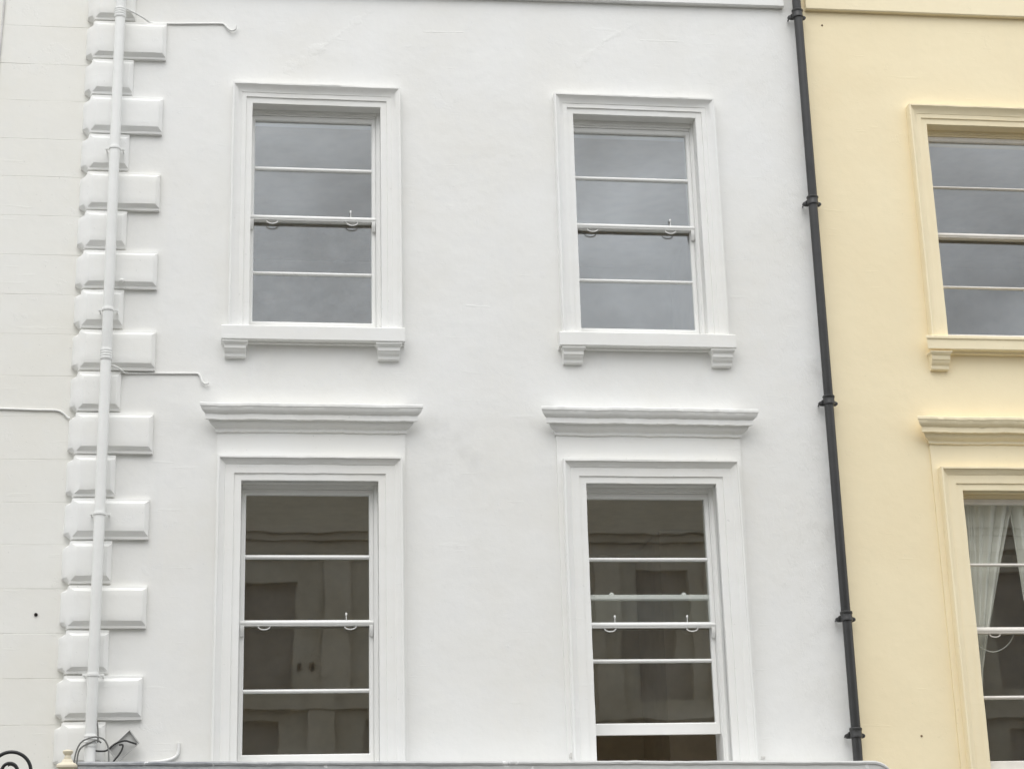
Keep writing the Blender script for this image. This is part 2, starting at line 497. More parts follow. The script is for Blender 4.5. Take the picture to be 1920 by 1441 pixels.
def room(house, name, x0, x1, z0, z1, yb=4.6):
    mb = MB()
    mb.box(x0, x1, 0.36, yb, z0 - 0.05, z0)          # floor
    mb.box(x0, x1, 0.36, yb, z1, z1 + 0.05)          # ceiling
    mb.box(x0, x1, yb, yb + 0.05, z0, z1)            # back wall
    mb.box(x0 - 0.05, x0, 0.36, yb, z0 - 0.05, z1 + 0.05)
    mb.box(x1, x1 + 0.05, 0.36, yb, z0 - 0.05, z1 + 0.05)
    mb.box(x0, x1, 0.342, 0.36, z0, z0 + 0.02)
    return mb.build(name, M['room'], house)
room(white, 'room_interior', WX0 + 0.3, WX1 - 0.2, 2.62, 5.5)
room(white, 'room_interior', WX0 + 0.3, WX1 - 0.2, 6.02, 8.75)
MB().box(3.95, 4.49, 3.4, 4.59, 2.63, 5.49).build('chimney_breast', M['room'], white)

# string course at the top
def string_course(house, x0, x1, za, zb_, mat, seed, left_return, right_return):
    n = 40; rings = []
    for i in range(n + 1):
        x = x0 + (x1 - x0) * i / n
        z = za + (zb_ - za) * i / n + wob(x, 0, seed, 0.002)
        p = 0.052 + wob(x, 3, seed, 0.002)
        rings.append([(x, 0.02, z + 0.42), (x, -p, z + 0.40), (x, -p, z + 0.008), (x, -p + 0.008, z), (x, 0.02, z + 0.004)])
    return MB().stations(rings).build('string_course', mat, house, smooth=30)
string_course(white, -1.40, 4.548, 9.405, 9.482, M['white_trim'], 3, False, True)

# quoins
JOINT = [9.43, 9.083, 8.730, 8.397, 8.048, 7.714, 7.368, 7.027, 6.688, 6.351, 6.001, 5.665, 5.319, 4.975, 4.638, 4.294, 3.950, 3.608, 3.262, 2.915, 2.57]
def quoin_outline(d, xr, z, seed):
    """plan outline at offset d: chamfered front face, splayed left corner, and a return on the left side wall"""
    t_ = min(max((d - 0.035) / 0.031, 0.0), 1.0)
    xs, xl = xr - 0.031 * t_, -1.430 + 0.040 * t_
    j = lambda k: wob(k * 1.7, z, seed, 0.0048)
    pts = [(xr, 0.012, z), (xr, -min(d, 0.035), z), (xs + j(1) * 0.6, -d + j(2) * 0.5, z)]
    for q in (0.75, 0.5, 0.25):
        pts.append((xl + (xs - xl) * q, -d + j(3 + q) * 0.8, z + j(9 + q)))
    pts.append((xl + j(5), -d + j(6) * 0.5, z))
    pts.append((-1.432 + j(7) * 0.5, -0.034, z))
    sx_ = -1.455 - 0.052 * t_
    for q, y in ((0.35, -0.012), (0.75, 0.022), (0.95, 0.050), (1.0, 0.080)):
        pts.append((-1.436 + (sx_ + 1.436) * q + j(20 + q) * 0.7, y, z + j(30 + q)))
    pts.append((sx_, 0.24, z)); pts.append((-1.30, 0.24, z))
    return pts
for i in range(len(JOINT) - 1):
    zt, zb = JOINT[i], JOINT[i + 1]
    longb = (i % 2 == 1)
    xr = (-0.842 - 0.0008 * i) if longb else (-1.100 - 0.0015 * i)
    xr += rnd.uniform(-0.009, 0.008)
    wear = rnd.uniform(-0.006, 0.010)
    a, b_ = zb + 0.005, zt - 0.010
    lev = [(a, 0.035), (a + 0.020, 0.035), (a + 0.052 + wear, 0.066), (a + 0.11, 0.067), ((a + b_) / 2, 0.066), (b_ - 0.09, 0.067), (b_ - 0.046, 0.066), (b_ - 0.020, 0.035), (b_, 0.035)]
    MB().stations([quoin_outline(d, xr, z, i * 3.3 + k) for k, (z, d) in enumerate(lev)]).build('quoin_stone', M['white_trim'], white, smooth=40, bevel=0.006, segs=2)
# the core behind the quoins: rounded return at the house corner
core = []
for z in (0.0, 11.5):
    ring = [(-1.30, 0.0, z), (-1.395, 0.0, z)]
    for a in range(1, 7):
        th = R(270 - 15 * a)
        ring.append((-1.395 + 0.048 * math.cos(th), 0.05 + 0.048 * math.sin(th), z))
    ring += [(-1.443, 0.4, z), (-1.30, 0.4, z)]
    core.append([(x, y + 0.001, zz) for x, y, zz in ring])
MB().stations(core).build('corner_return', M['white'], white, smooth=40)

# ------------------------------------------------------------------ sash windows
ARCH_UP = [(0.0, 0.030), (0.050, 0.032), (0.052, 0.043), (0.088, 0.045), (0.090, 0.049), (0.112, 0.056), (0.130, 0.070), (0.146, 0.083), (0.150, 0.088), (0.163, 0.088), (0.166, 0.080)]
ARCH_LOW = [(0.0, 0.036), (0.054, 0.038), (0.056, 0.048), (0.126, 0.050), (0.130, 0.056), (0.148, 0.064), (0.162, 0.076), (0.170, 0.080), (0.171, 0.092), (0.186, 0.092), (0.188, 0.086)]

def bar(name, x0, x1, z0, z1, yf, th, mat, parent):
    """glazing bar or rail with a rounded front"""
    h = z1 - z0; zm = (z0 + z1) / 2
    prof = [(yf + th, z0), (yf + th * 0.45, z0), (yf + th * 0.12, z0 + h * 0.22), (yf, z0 + h * 0.40), (yf, z0 + h * 0.62), (yf + th * 0.12, z0 + h * 0.80), (yf + th * 0.45, z1), (yf + th, z1)]
    rings = [[(x, y, z) for y, z in prof] for x in (x0, x1)]
    return MB().stations(rings).build(name, mat, parent, smooth=40)

def pane(x0, x1, z0, z1, y, mat, parent, k):
    g = random.Random(int((x0 * 13 + z0 * 7 + k) * 1000))
    ta, tb = g.uniform(-0.005, 0.005), g.uniform(-0.004, 0.004)
    e = 0.012; mb = MB()
    zc, xc = (z0 + z1) / 2, (x0 + x1) / 2
    rings = []
    for dy in (0.0, 0.004):
        rings.append([(x, y + dy + (x - xc) * ta + (z - zc) * tb, z) for x, z in ((x0 - e, z0 - e), (x1 + e, z0 - e), (x1 + e, z1 + e), (x0 - e, z1 + e))])
    return mb.stations(rings).build('pane', mat, parent)

def sash(name, gx0, gx1, z0, z1, gz0, gz1, yf, mat, parent, st=0.032, th=0.042):
    """rectangular sash: outside z0..z1, daylight gx0..gx1 x gz0..gz1, with a moulded (chamfered) inner edge"""
    def ring(x0, x1, za, zb_, y): return [(x0, y, za), (x1, y, za), (x1, y, zb_), (x0, y, zb_)]
    ox0, ox1 = gx0 - st, gx1 + st
    rings = [ring(ox0, ox1, z0, z1, yf + th), ring(ox0, ox1, z0, z1, yf), ring(gx0 - 0.008, gx1 + 0.008, gz0 - 0.008, gz1 + 0.008, yf),
             ring(gx0, gx1, gz0, gz1, yf + 0.012), ring(gx0, gx1, gz0, gz1, yf + th)]
    mb = MB().stations(rings, closed=True, cap=False)
    n = 4; last = 4 * n
    for k in range(4):
        mb.f.append((k, (k + 1) % 4, last + (k + 1) % 4, last + k))
    return mb.build(name, mat, parent, bevel=0.0015, segs=1)

def horn(x, z, yf, mat, parent, sgn):
    """curved sash horn under the end of the upper sash's meeting rail"""
    w = 0.030
    prof = [(0, 0), (0.0, -0.022), (0.006, -0.045), (0.016, -0.062), (0.024, -0.078), (0.034, -0.082), (0.040, -0.074), (0.040, 0)]
    rings = []
    for xx in (x, x + sgn * w):
        rings.append([(xx, yf + y, z + zz) for y, zz in prof])
    return MB().stations(rings).build('sash_horn', mat, parent, smooth=35)

def lift(x, z, y, mat, parent, w=0.046):
    """half-round sash pull hanging below the meeting rail"""
    pts = [(x + w * math.cos(R(a)), y, z - 0.026 * math.sin(R(a))) for a in range(0, 181, 20)]
    pts = [(x + w, y + 0.0, z + 0.012)] + pts + [(x - w, y, z + 0.012)]
    mb = MB().tube(pts, 0.0048, 6)
    mb.box(x - w - 0.03, x + w + 0.03, y - 0.006, y + 0.008, z + 0.004, z + 0.010)
    return mb.build('sash_lift', mat, parent, smooth=50)

def knob(x, z, y, mat, parent):
    return MB().lathe(x, y, [(0.006, z - 0.012), (0.0032, z), (0.0032, z + 0.030), (0.007, z + 0.036), (0.0085, z + 0.044), (0.007, z + 0.052), (0.002, z + 0.056)], 10).build('sash_stop', mat, parent, smooth=50)

def window(house, op, gx0, gx1, up, low, mats, knobs=(), lifts=(), horns=(True, True), smear=(), low_bar=True):
    """up = (top of glass, bar z0, bar z1, meeting rail z1, meeting rail z0); low = (bar z0, bar z1, glass bottom, rail bottom, top rail z1, top rail z0)"""
    x0, x1, z0, z1 = op
    mw, mg = mats['joinery'], mats['glass']
    YF = 0.105
    # box frame: linings and head with a stepped inner bead
    mb = MB()
    gt, b0, b1, mr1, mr0 = up
    for a, b_, d in ((x0 - 0.03, gx0 - 0.035, 0.0), (gx1 + 0.035, x1 + 0.03, 0.0)):
        mb.box(a, b_, YF, 0.335, z0, z1 + 0.02)
    mb.box(gx0 - 0.034, gx1 + 0.034, YF, 0.335, gt + 0.045, z1 + 0.02)
    mf = mats.get('frame', mw)
    w = mb.build('window', mf, house, bevel=0.003, segs=1)
    # staff bead in front of the lining
    bd = MB()
    bd.box(gx1 + 0.044, x1 + 0.02, YF - 0.014, YF - 0.001, z0, z1 + 0.01)
    bd.box(x0 - 0.02, min(gx0 - 0.040, x0 + 0.012), YF - 0.014, YF - 0.001, z0, z1 + 0.01)
    bd.box(gx0 - 0.03, gx1 + 0.043, YF - 0.014, YF - 0.001, gt + 0.062, z1 + 0.01)
    bd.build('bead', mf, w, bevel=0.003, segs=1)
    # upper sash (outer)
    ys = YF + 0.012
    sash('upper_sash', gx0, gx1, mr0, gt + 0.043, mr1 - 0.008, gt, ys, mw, w, st=0.0335)
    bar('meeting_rail', gx0 - 0.033, gx1 + 0.033, mr0 - 0.001, mr1, ys - 0.008, 0.045, mw, w)
    bar('glazing_bar', gx0, gx1, b0, b1, ys + 0.006, 0.030, mw, w)
    pane(gx0, gx1, b1, gt, ys + 0.026, mats['glass_a'] if 0 in smear else mg, w, 1)
    pane(gx0, gx1, mr1, b0, ys + 0.026, mats['glass_a'] if 1 in smear else mg, w, 2)
    # lower sash (inner)
    lb0, lb1, gb, rb, tr1, tr0 = low
    yl = ys + 0.046
    sash('lower_sash', gx0, gx1, rb, tr1, gb, tr0, yl, mw, w, st=0.0335)
    bar('glazing_bar', gx0, gx1, lb0, lb1, yl + 0.006, 0.030, mw, w)
    pane(gx0, gx1, lb1, tr0, yl + 0.026, mats['glass_a'] if 2 in smear else mg, w, 3)
    pane(gx0, gx1, gb, lb0, yl + 0.026, mats['glass_a'] if 3 in smear else mg, w, 4)
    if horns[0]: horn(gx0 - 0.001, mr0, ys - 0.004, mw, w, -1)
    if horns[1]: horn(gx1 + 0.001, mr0, ys - 0.004, mw, w, 1)
    for x in lifts: lift(x, mr0 - 0.004, ys + 0.012, mw, w)
    for x in knobs: knob(x, mr1, ys + 0.004, mw, w)
    return w

def sill(w, x0, x1, zt, zb, proud, mat, seed, x_open, drop):
    """projecting window sill with weathered top and drip, and a cushion over each bracket"""
    n = 60; rings = []
    for i in range(n + 1):
        x = x0 + (x1 - x0) * i / n
        d = wob(x, 0, seed, 0.0036); e = wob(x, 5, seed, 0.003)
        rings.append([(x, 0.14, zt + 0.035), (x, -0.03, zt + 0.018), (x, -proud + 0.006 + e, zt + d), (x, -proud + e, zt - 0.006 + d), (x, -proud + e, zb + 0.005 + e), (x, -proud + 0.006 + e, zb + e),
                      (x, -0.045, zb + 0.002), (x, -0.042, zb - drop), (x, 0.01, zb - drop)] )
    return MB().stations(rings).build('sill', mat, w, smooth=30)

def bracket(w, x0, x1, zt, zb, mat):
    """small stepped console under the sill: cavetto, fillet, hollow, lower fillet; narrower as it steps back"""
    h = zt - zb
    prof = [(0.108, zt + 0.004), (0.106, zt - 0.05 * h), (0.094, zt - 0.16 * h), (0.084, zt - 0.22 * h), (0.082, zt - 0.24 * h), (0.082, zt - 0.46 * h), (0.074, zt - 0.48 * h), (0.070, zt - 0.56 * h), (0.060, zt - 0.66 * h), (0.046, zt - 0.74 * h),
            (0.044, zt - 0.76 * h), (0.044, zb + 0.008), (0.040, zb + 0.003), (0.030, zb)]
    rings = []
    for k, (p, z) in enumerate(prof):
        ins = (0.108 - p) * 0.10 - (0.012 if k < 2 else 0.0)
        q = wob(x0, z, 77.0, 0.002)
        rings.append([(x0 + ins + q, 0.01, z), (x0 + ins + q, -p, z + q * 0.5), (x1 - ins + q, -p, z - q * 0.5), (x1 - ins + q, 0.01, z)])
    return MB().stations(rings).build('sill_bracket', mat, w, smooth=35, bevel=0.0025, segs=1)

def hood(w, x0, x1, seed, mat, dz=0.0, mult=1.0):
    """cornice over a tall window; x0..x1 are the ends of the frieze"""
    z = lambda v: v + dz
    prof = [(0.02, z(5.752)), (0.155, z(5.716)), (0.160, z(5.710)), (0.160, z(5.690)), (0.154, z(5.684)), (0.150, z(5.668)), (0.140, z(5.652)), (0.126, z(5.640)), (0.118, z(5.634)), (0.117, z(5.592)),
            (0.110, z(5.588)), (0.090, z(5.590)), (0.086, z(5.584)), (0.078, z(5.566)), (0.062, z(5.550)), (0.044, z(5.540)), (0.038, z(5.536)), (0.037, z(5.513)), (0.022, z(5.510))]
    return moulding('hood_cornice', prof, x0, x1, mat, w, seed, amp=0.0062, n=110, base=0.022)

WH = dict(joinery=M['joinery'], glass=M['glass'], glass_a=M['glass_smeared'])
WL = dict(joinery=M['joinery'], glass=M['glass_low'], glass_a=M['glass_low'])
T, Wm = M['white_trim'], M['white']

# upper windows
w = window(white, OPEN['UL'], -0.089, 0.888, (8.282, 7.832, 7.866, 7.428, 7.384), (6.918, 6.947, 6.508, 6.42, 7.424, 7.388), WH, knobs=(0.712,), lifts=(0.062, 0.726), smear=(2, 3))
tag(w, 'upper left window of the white house, its lower panes smeared')
architrave('architrave', ARCH_UP, -0.115, 0.957, 6.37, 8.37, T, w, 1.0)
sill(w, -0.330, 1.140, 6.380, 6.262, 0.105, T, 11, None, 0.012)
bracket(w, -0.310, -0.130, 6.247, 6.128, T); bracket(w, 0.918, 1.104, 6.247, 6.124, T)
w = window(white, OPEN['UR'], 2.634, 3.622, (8.270, 7.833, 7.866, 7.430, 7.386), (6.918, 6.947, 6.503, 6.42, 7.426, 7.390), WH, knobs=(3.445,), lifts=(2.768, 3.444))
tag(w, 'upper right window of the white house, clouds reflected in its clean panes')
architrave('architrave', ARCH_UP, 2.606, 3.682, 6.37, 8.375, T, w, 2.0)
sill(w, 2.410, 3.892, 6.376, 6.258, 0.105, T, 14, None, 0.012)
bracket(w, 2.440, 2.612, 6.243, 6.120, T); bracket(w, 3.690, 3.868, 6.243, 6.112, T)
# tall lower windows
def tall_window(house, key, op, gx0, gx1, up, low, mats, fx0, fx1, mat, seed, **kw):
    w = window(house, op, gx0, gx1, up, low, mats, **kw)
    # flat backing and frieze, one slab round the opening
    wall_mesh('surround', fx0, fx1, op[2], 5.535, -0.020, 0.012, [(op[0], op[1], op[2], op[3])], mat, w)
    architrave('architrave', ARCH_LOW, op[0], op[1], op[2], op[3], mat, w, seed, yb=-0.012)
    hood(w, fx0, fx1, seed * 3, mat)
    n = MB().box(op[0], op[1], 0.03, 0.15, op[2] - 0.02, 2.93 if key == 'LL' else 2.905)
    n.build('sill', mats['joinery'], w, bevel=0.004, segs=1)
    return w
w = tall_window(white, 'LL', OPEN['LL'], -0.113, 0.856, (5.037, 4.523, 4.556, 4.040, 3.996), (3.482, 3.512, 3.016, 2.93, 4.036, 4.000), WL, -0.345, 1.138, T, 4.0, knobs=(0.676,), lifts=(0.040, 0.708))
tag(w, 'tall lower left window of the white house, both sashes shut')
w = tall_window(white, 'LR', OPEN['LR'], 2.615, 3.597, (5.020, 4.508, 4.538, 4.013, 3.969), (3.697, 3.727, 3.222, 3.130, 4.242, 4.200), WL, 2.366, 3.893, T, 5.0, knobs=(2.811, 3.402), lifts=(2.772, 3.440))
tag(w, 'tall lower right window of the white house, lower sash pushed up')
for x in (2.805, 3.400):
    MB().lathe(x, 0.185, [(0.022, 4.238), (0.022, 4.248), (0.012, 4.262), (0.004, 4.264)], 10).build('sash_fastener', M['joinery'], w, smooth=50)
# jagged bits of broken render at the foot of the right surround
def chip(x, z, sx, sz, y, seed, house):
    g = random.Random(seed); pts = []
    for k in range(9):
        a = 2 * math.pi * k / 9; r = g.uniform(0.55, 1.0)
        pts.append((x + sx * r * math.cos(a), z + sz * r * math.sin(a)))
    rings = [[(px, yy, pz) for px, pz in pts] for yy in (y + 0.004, y - 0.004)]
    return MB().stations(rings).build('render_patch', M['plaster'], house, bevel=0.002, segs=1)
chip(2.400, 2.955, 0.026, 0.030, -0.026, 5, white); chip(3.912, 2.925, 0.032, 0.016, -0.003, 8, white)

# ------------------------------------------------------------------ YELLOW HOUSE
yellow = thing('yellow_house', 'pale yellow stuccoed house at the right, beyond the black drainpipe', 'house', (9.0, 0.2, 0.0))
YU, YL = (5.772, 6.842, 6.40, 8.395), (5.752, 6.838, 2.70, 5.072)
YX = [(YU, YL)]
off = 2.74
YU2, YL2 = tuple([YU[0] + off, YU[1] + off, YU[2], YU[3]]), tuple([YL[0] + off, YL[1] + off, YL[2], YL[3]])
wall_mesh('wall', 4.702, 12.5, 0.0, 11.5, 0.0, 0.34, [YU, YL, YU2, YL2], M['yellow'], yellow)
MB().box(4.71, 12.5, 0.34, 8.0, 11.3, 11.5).build('roof', M['slate'], yellow)
MB().box(4.71, 12.5, 7.9, 8.0, 0.0, 11.3).build('rear_wall', M['yellow'], yellow)
room(yellow, 'room_interior', 4.95, 12.3, 2.55, 5.5)
room(yellow, 'room_interior', 4.95, 12.3, 6.0, 8.85)
string_course(yellow, 4.752, 12.5, 9.470, 9.52, M['yellow_trim'], 23, True, False)
YT = M['yellow_trim']
YW = dict(frame=M['yellow_trim'], joinery=M['old_joinery'], glass=M['glass'], glass_a=M['glass_smeared'])
YWL = dict(frame=M['yellow_trim'], joinery=M['old_joinery'], glass=M['glass_low'], glass_a=M['glass_low'])
def yellow_sill(w, x0, x1):
    prof = [(0.0, 6.425), (0.112, 6.398), (0.118, 6.392), (0.118, 6.372), (0.108, 6.368), (0.106, 6.285), (0.100, 6.280), (0.05, 6.282), (0.045, 6.262), (0.0, 6.262)]
    moulding('sill', prof, x0 + 0.11, x1 - 0.11, YT, w, 31.0, amp=0.002, n=20, back=0.14)
for dx, first in ((0.0, True), (off, False)):
    sh = lambda o: (o[0] + dx, o[1] + dx, o[2], o[3])
    w = window(yellow, sh(YU), 5.816 + dx, 6.790 + dx, (8.300, 7.853, 7.875, 7.430, 7.386), (6.932, 6.956, 6.510, 6.43, 7.426, 7.390), YW)
    tag(w, 'upper window of the yellow house, one bar chipped' if first else 'upper window of the yellow house farther right')
    architrave('architrave', ARCH_UP, YU[0] + dx, YU[1] + dx, 6.39, YU[3], YT, w, 7.0 + dx)
    yellow_sill(w, 5.548 + dx, 7.05 + dx)
    bracket(w, 5.585 + dx, 5.752 + dx, 6.262, 6.115, YT); bracket(w, 6.84 + dx, 7.005 + dx, 6.262, 6.115, YT)
    w = window(yellow, sh(YL), 5.806 + dx, 6.780 + dx, (4.992, 4.468, 4.494, 3.962, 3.910), (3.380, 3.410, 2.888, 2.80, 3.958, 3.914), YWL, lifts=(5.976 + dx, 6.60 + dx), horns=(False, True))
    tag(w, 'tall lower window of the yellow house, curtains inside' if first else 'tall lower window of the yellow house farther right')
    lo = sh(YL)
    wall_mesh('surround', 5.518 + dx, 7.075 + dx, lo[2], 5.488, -0.020, 0.012, [lo], YT, w)
    architrave('architrave', ARCH_LOW, lo[0], lo[1], lo[2], lo[3], YT, w, 9.0 + dx, yb=-0.012)
    hood(w, 5.518 + dx, 7.075 + dx, 27.0 + dx, YT, dz=-0.042)
    MB().box(lo[0], lo[1], 0.03, 0.15, lo[2] - 0.02, 2.80).build('sill', M['old_joinery'], w, bevel=0.004, segs=1)
for x, z in ((4.904, 9.339), (5.570, 4.364), (5.222, 3.076)):
    MB().stations([[(x + r * math.cos(a * R(40)), y, z + r * math.sin(a * R(40))) for a in range(9)] for y, r in ((0.004, 0.010), (-0.003, 0.009), (-0.006, 0.005))]).build('rusty_fixing', M['rust'], yellow, smooth=40)

# curtains in the tall yellow window
def curtain(name, label, xo, top_x, pts, sgn):
    """xo outer edge; pts: (z, inner edge x). Pleats run down and gather towards the tie-back"""
    n = 60; rows = []
    levels = 30
    zs = [pts[0][0] + (pts[-1][0] - pts[0][0]) * i / levels for i in range(levels + 1)]
    def inner(z):
        for (za, xa), (zb_, xb) in zip(pts, pts[1:]):
            if zb_ <= z <= za:
                return xa + (xb - xa) * (za - z) / (za - zb_)
        return pts[-1][1]
    front, rear = [], []
    for z in zs:
        xi = inner(z); rowf, rowr = [], []
        wd = abs(xi - xo)
        for k in range(n + 1):
            q = k / n
            ph = 2 * math.pi * (5.4 * q + 0.35 * math.sin(5 * q) + 0.1 * z)
            y = 0.268 + 0.042 * math.sin(ph) * (0.6 + 0.4 * math.sin(3.1 * q + z)) + 0.012 * math.sin(2.3 * ph + 2.0)
            rowf.append((xo + (xi - xo) * q, y, z)); rowr.append((xo + (xi - xo) * q, y + 0.003, z))
        rows.append(rowf + rowr[::-1])
    o = MB().stations(rows).build(name, M['curtain'], smooth=60)
    return tag(o, label, 'curtain', 'curtains in the tall yellow window')
curtain('curtain', 'pale grey curtain swept to the left behind the tall yellow window', 5.835, 0, [(5.12, 6.350), (4.965, 6.285), (4.53, 6.150), (3.97, 5.990), (3.64, 5.900), (3.36, 5.862), (3.0, 5.855)], 1)
curtain('curtain', 'pale grey curtain swept to the right behind the tall yellow window', 6.812, 0, [(5.12, 6.270), (4.965, 6.278), (4.53, 6.300), (4.19, 6.318), (3.80, 6.45), (3.50, 6.70), (3.30, 6.78)], -1)
cord = MB().tube(smooth_path([(5.80, 0.212, 3.90), (5.845, 0.212, 3.835), (5.91, 0.212, 3.79), (5.985, 0.212, 3.772), (6.07, 0.212, 3.80), (6.14, 0.212, 3.86), (6.19, 0.212, 3.95)], 4), 0.004, 6).build('cord', M['curtain'], smooth=60)
tag(cord, 'thin slack cord looped behind the tall yellow window pane', 'cord')

# ------------------------------------------------------------------ CREAM HOUSE (left)
cream = thing('cream_house', 'cream white house at the far left with faint scored courses', 'house', (-6.0, 0.3, 0.0))
MB().box(-10.0, -1.30, 0.1005, 0.45, 0.0, 11.4).build('wall', M['cream'], cream)
MB().box(-10.0, -1.46, 0.45, 8.0, 11.2, 11.4).build('roof', M['slate'], cream)
g = random.Random(3)
for i in range(len(JOINT) - 1):
    zt, zb = JOINT[i] - 0.012, JOINT[i + 1] - 0.012
    n = 90; rings = []
    gt, gb = g.uniform(-0.0004, 0.0007), g.uniform(-0.0004, 0.0007)
    for k in range(n + 1):
        x = -9.9 + (8.56) * k / n
        a = zb + gb + wob(x, zb, 4.0, 0.0016) ; b_ = zt - gt + wob(x, zt, 4.0, 0.0016)
        py = 0.0975 + wob(x, zb * 0.7, 8.0, 0.0015)
        rings.append([(x, 0.107, a), (x, py + 0.0015, a), (x, py, a + 0.002), (x, py, b_ - 0.002), (x, py + 0.0015, b_), (x, 0.107, b_)])
    MB().stations(rings).build('scored_course', M['cream'], cream, smooth=30)
bolt = MB().stations([[(-1.686 + r * math.cos(a * R(45)), y, 4.083 + r * math.sin(a * R(45))) for a in range(8)] for y, r in ((0.101, 0.014), (0.090, 0.014), (0.087, 0.010))]).build('wall_anchor', M['dark'], cream, smooth=40)

# ------------------------------------------------------------------ DRAINPIPES
PX, PY = -1.219, -0.150
wp = thing('drainpipe', 'white painted drainpipe running down in front of the quoins', 'drainpipe', (PX, PY, 2.4))
zj = [9.90, 9.050, 6.055, 3.060, 2.3]
for a, b_ in zip(zj, zj[1:]):
    rr = 0.0415
    MB().lathe(PX + wob(a, 0, 1, 0.002), PY, [(rr - 0.002, b_), (rr, b_ + 0.01), (rr, (a + b_) / 2), (rr, a - 0.02), (rr, a)], 28).build('pipe', M['white_pipe'], wp, smooth=40)
for z in (9.050, 6.055, 3.060):
    prof = [(0.040, z - 0.006), (0.0465, z - 0.004)]
    for k in range(4):
        zz = z + 0.002 + k * 0.021
        prof += [(0.0475, zz), (0.0495, zz + 0.004), (0.0495, zz + 0.011), (0.0465, zz + 0.014), (0.0455, zz + 0.018)]
    prof += [(0.046, z + 0.086), (0.0418, z + 0.089)]
    MB().lathe(PX, PY, prof, 28).build('collar', M['white_pipe'], wp, smooth=30)
for z in (7.863, 6.470, 4.815, 3.585):
    c = MB().lathe(PX, PY, [(0.041, z - 0.012), (0.0475, z - 0.011), (0.0485, z - 0.006), (0.0485, z + 0.008), (0.0475, z + 0.012), (0.041, z + 0.013)], 24)
    c.box(PX - 0.080, PX - 0.040, PY + 0.010, PY + 0.020, z - 0.011, z + 0.011)
    c.box(PX + 0.040, PX + 0.080, PY + 0.010, PY + 0.020, z - 0.011, z + 0.011)
    br = c.build('pipe_clip', M['white_pipe'], wp, smooth=30)
    for s in (-1, 1):
        sc = MB(); sc.tube([(PX + s * 0.066, PY + 0.004, z), (PX + s * 0.066, -0.03, z)], [0.007, 0.006], 8)
        sc.build('screw', M['white_pipe'], br, smooth=40)
# painted-over plug on a quoin beside the pipe
MB().lathe(-1.13, -0.075, [(0.004, 6.728), (0.017, 6.733), (0.021, 6.745), (0.017, 6.757), (0.004, 6.762)], 12).build('painted_plug', M['white_trim'], white, smooth=60)

BX, BY = 4.652, -0.098
bp_ = thing('drainpipe', 'black cast iron drainpipe between the white and yellow houses', 'drainpipe', (BX, BY, 2.5))
zc = [9.85, 9.355, 7.570, 5.785, 3.985, 3.065, 2.3]
for i, (a, b_) in enumerate(zip(zc, zc[1:])):
    dx = (0, 0.004, 0.0, -0.003, 0.002, 0.0)[i]
    MB().lathe(BX + dx, BY, [(0.036, b_ - 0.004), (0.0385, b_ + 0.012), (0.0385, (a + b_) / 2), (0.0385, a - 0.02), (0.0385, a)], 28).build('pipe', M['black_pipe'], bp_, smooth=40)
for z in (9.350, 7.565, 5.780, 3.980, 3.060):
    c = MB().lathe(BX, BY, [(0.037, z - 0.004), (0.049, z), (0.050, z + 0.012), (0.047, z + 0.020), (0.046, z + 0.050), (0.050, z + 0.056), (0.051, z + 0.070), (0.046, z + 0.076), (0.038, z + 0.078)], 28)
    br = c.build('socket', M['black_pipe'], bp_, smooth=35)
    for s in (-1, 1):
        # eared lug: teardrop plate reaching from the socket to a spacer on the wall
        rings = []
        for y in (BY + 0.020, BY + 0.044):
            rings.append([(BX + s * xx, y, z + zz) for xx, zz in ((0.030, -0.004), (0.060, -0.004), (0.070, -0.001), (0.079, 0.005), (0.083, 0.014), (0.081, 0.024), (0.073, 0.031), (0.060, 0.035), (0.050, 0.046), (0.030, 0.056))])
        MB().stations(rings).build('lug', M['black_pipe'], br, bevel=0.003, smooth=35)
        MB().tube([(BX + s * 0.066, BY + 0.036, z + 0.016), (BX + s * 0.062, 0.004, z + 0.016)], 0.006, 10).build('spacer', M['black_pipe'], br, smooth=40)

# ------------------------------------------------------------------ CABLES AND SMALL FIXINGS
def cable(name, label, pts, r, mat, cat='cable', sub=5, group=None):
    o = MB().tube(smooth_path(pts, sub), r, 8).build(name, M[mat], smooth=60)
    return tag(o, label, cat, group)
cable('cable', 'white cable high on the white wall, curled at its end', [(-1.19, -0.085, 9.175), (-1.12, -0.080, 9.145), (-1.03, -0.055, 9.105), (-0.97, -0.012, 9.088), (-0.80, -0.008, 9.088), (-0.60, -0.008, 9.098), (-0.40, -0.008, 9.108), (-0.362, -0.010, 9.098),
      (-0.335, -0.016, 9.066), (-0.305, -0.022, 9.040), (-0.272, -0.026, 9.048), (-0.262, -0.026, 9.082)], 0.009, 'cable_white')
cable('cable', 'white cable below the upper left window, bent down at its end', [(-1.20, -0.085, 6.030), (-1.15, -0.085, 6.020), (-1.105, -0.055, 6.000), (-1.07, -0.014, 5.990), (-0.90, -0.008, 5.992), (-0.70, -0.008, 5.994), (-0.53, -0.008, 5.996), (-0.500, -0.010, 5.988),
      (-0.484, -0.014, 5.955), (-0.470, -0.020, 5.920), (-0.445, -0.024, 5.905), (-0.424, -0.024, 5.914)], 0.0085, 'cable_white')
cable('cable', 'slack grey white cable crossing the cream wall to the quoins', [(-9.9, 0.088, 5.74), (-6.5, 0.088, 5.72), (-4.2, 0.088, 5.735), (-3.2, 0.088, 5.72), (-2.6, 0.088, 5.715), (-2.04, 0.088, 5.712), (-1.75, 0.088, 5.706), (-1.61, 0.088, 5.704), (-1.555, 0.086, 5.682), (-1.515, 0.080, 5.645), (-1.495, 0.06, 5.636)], 0.0085, 'cable_white')
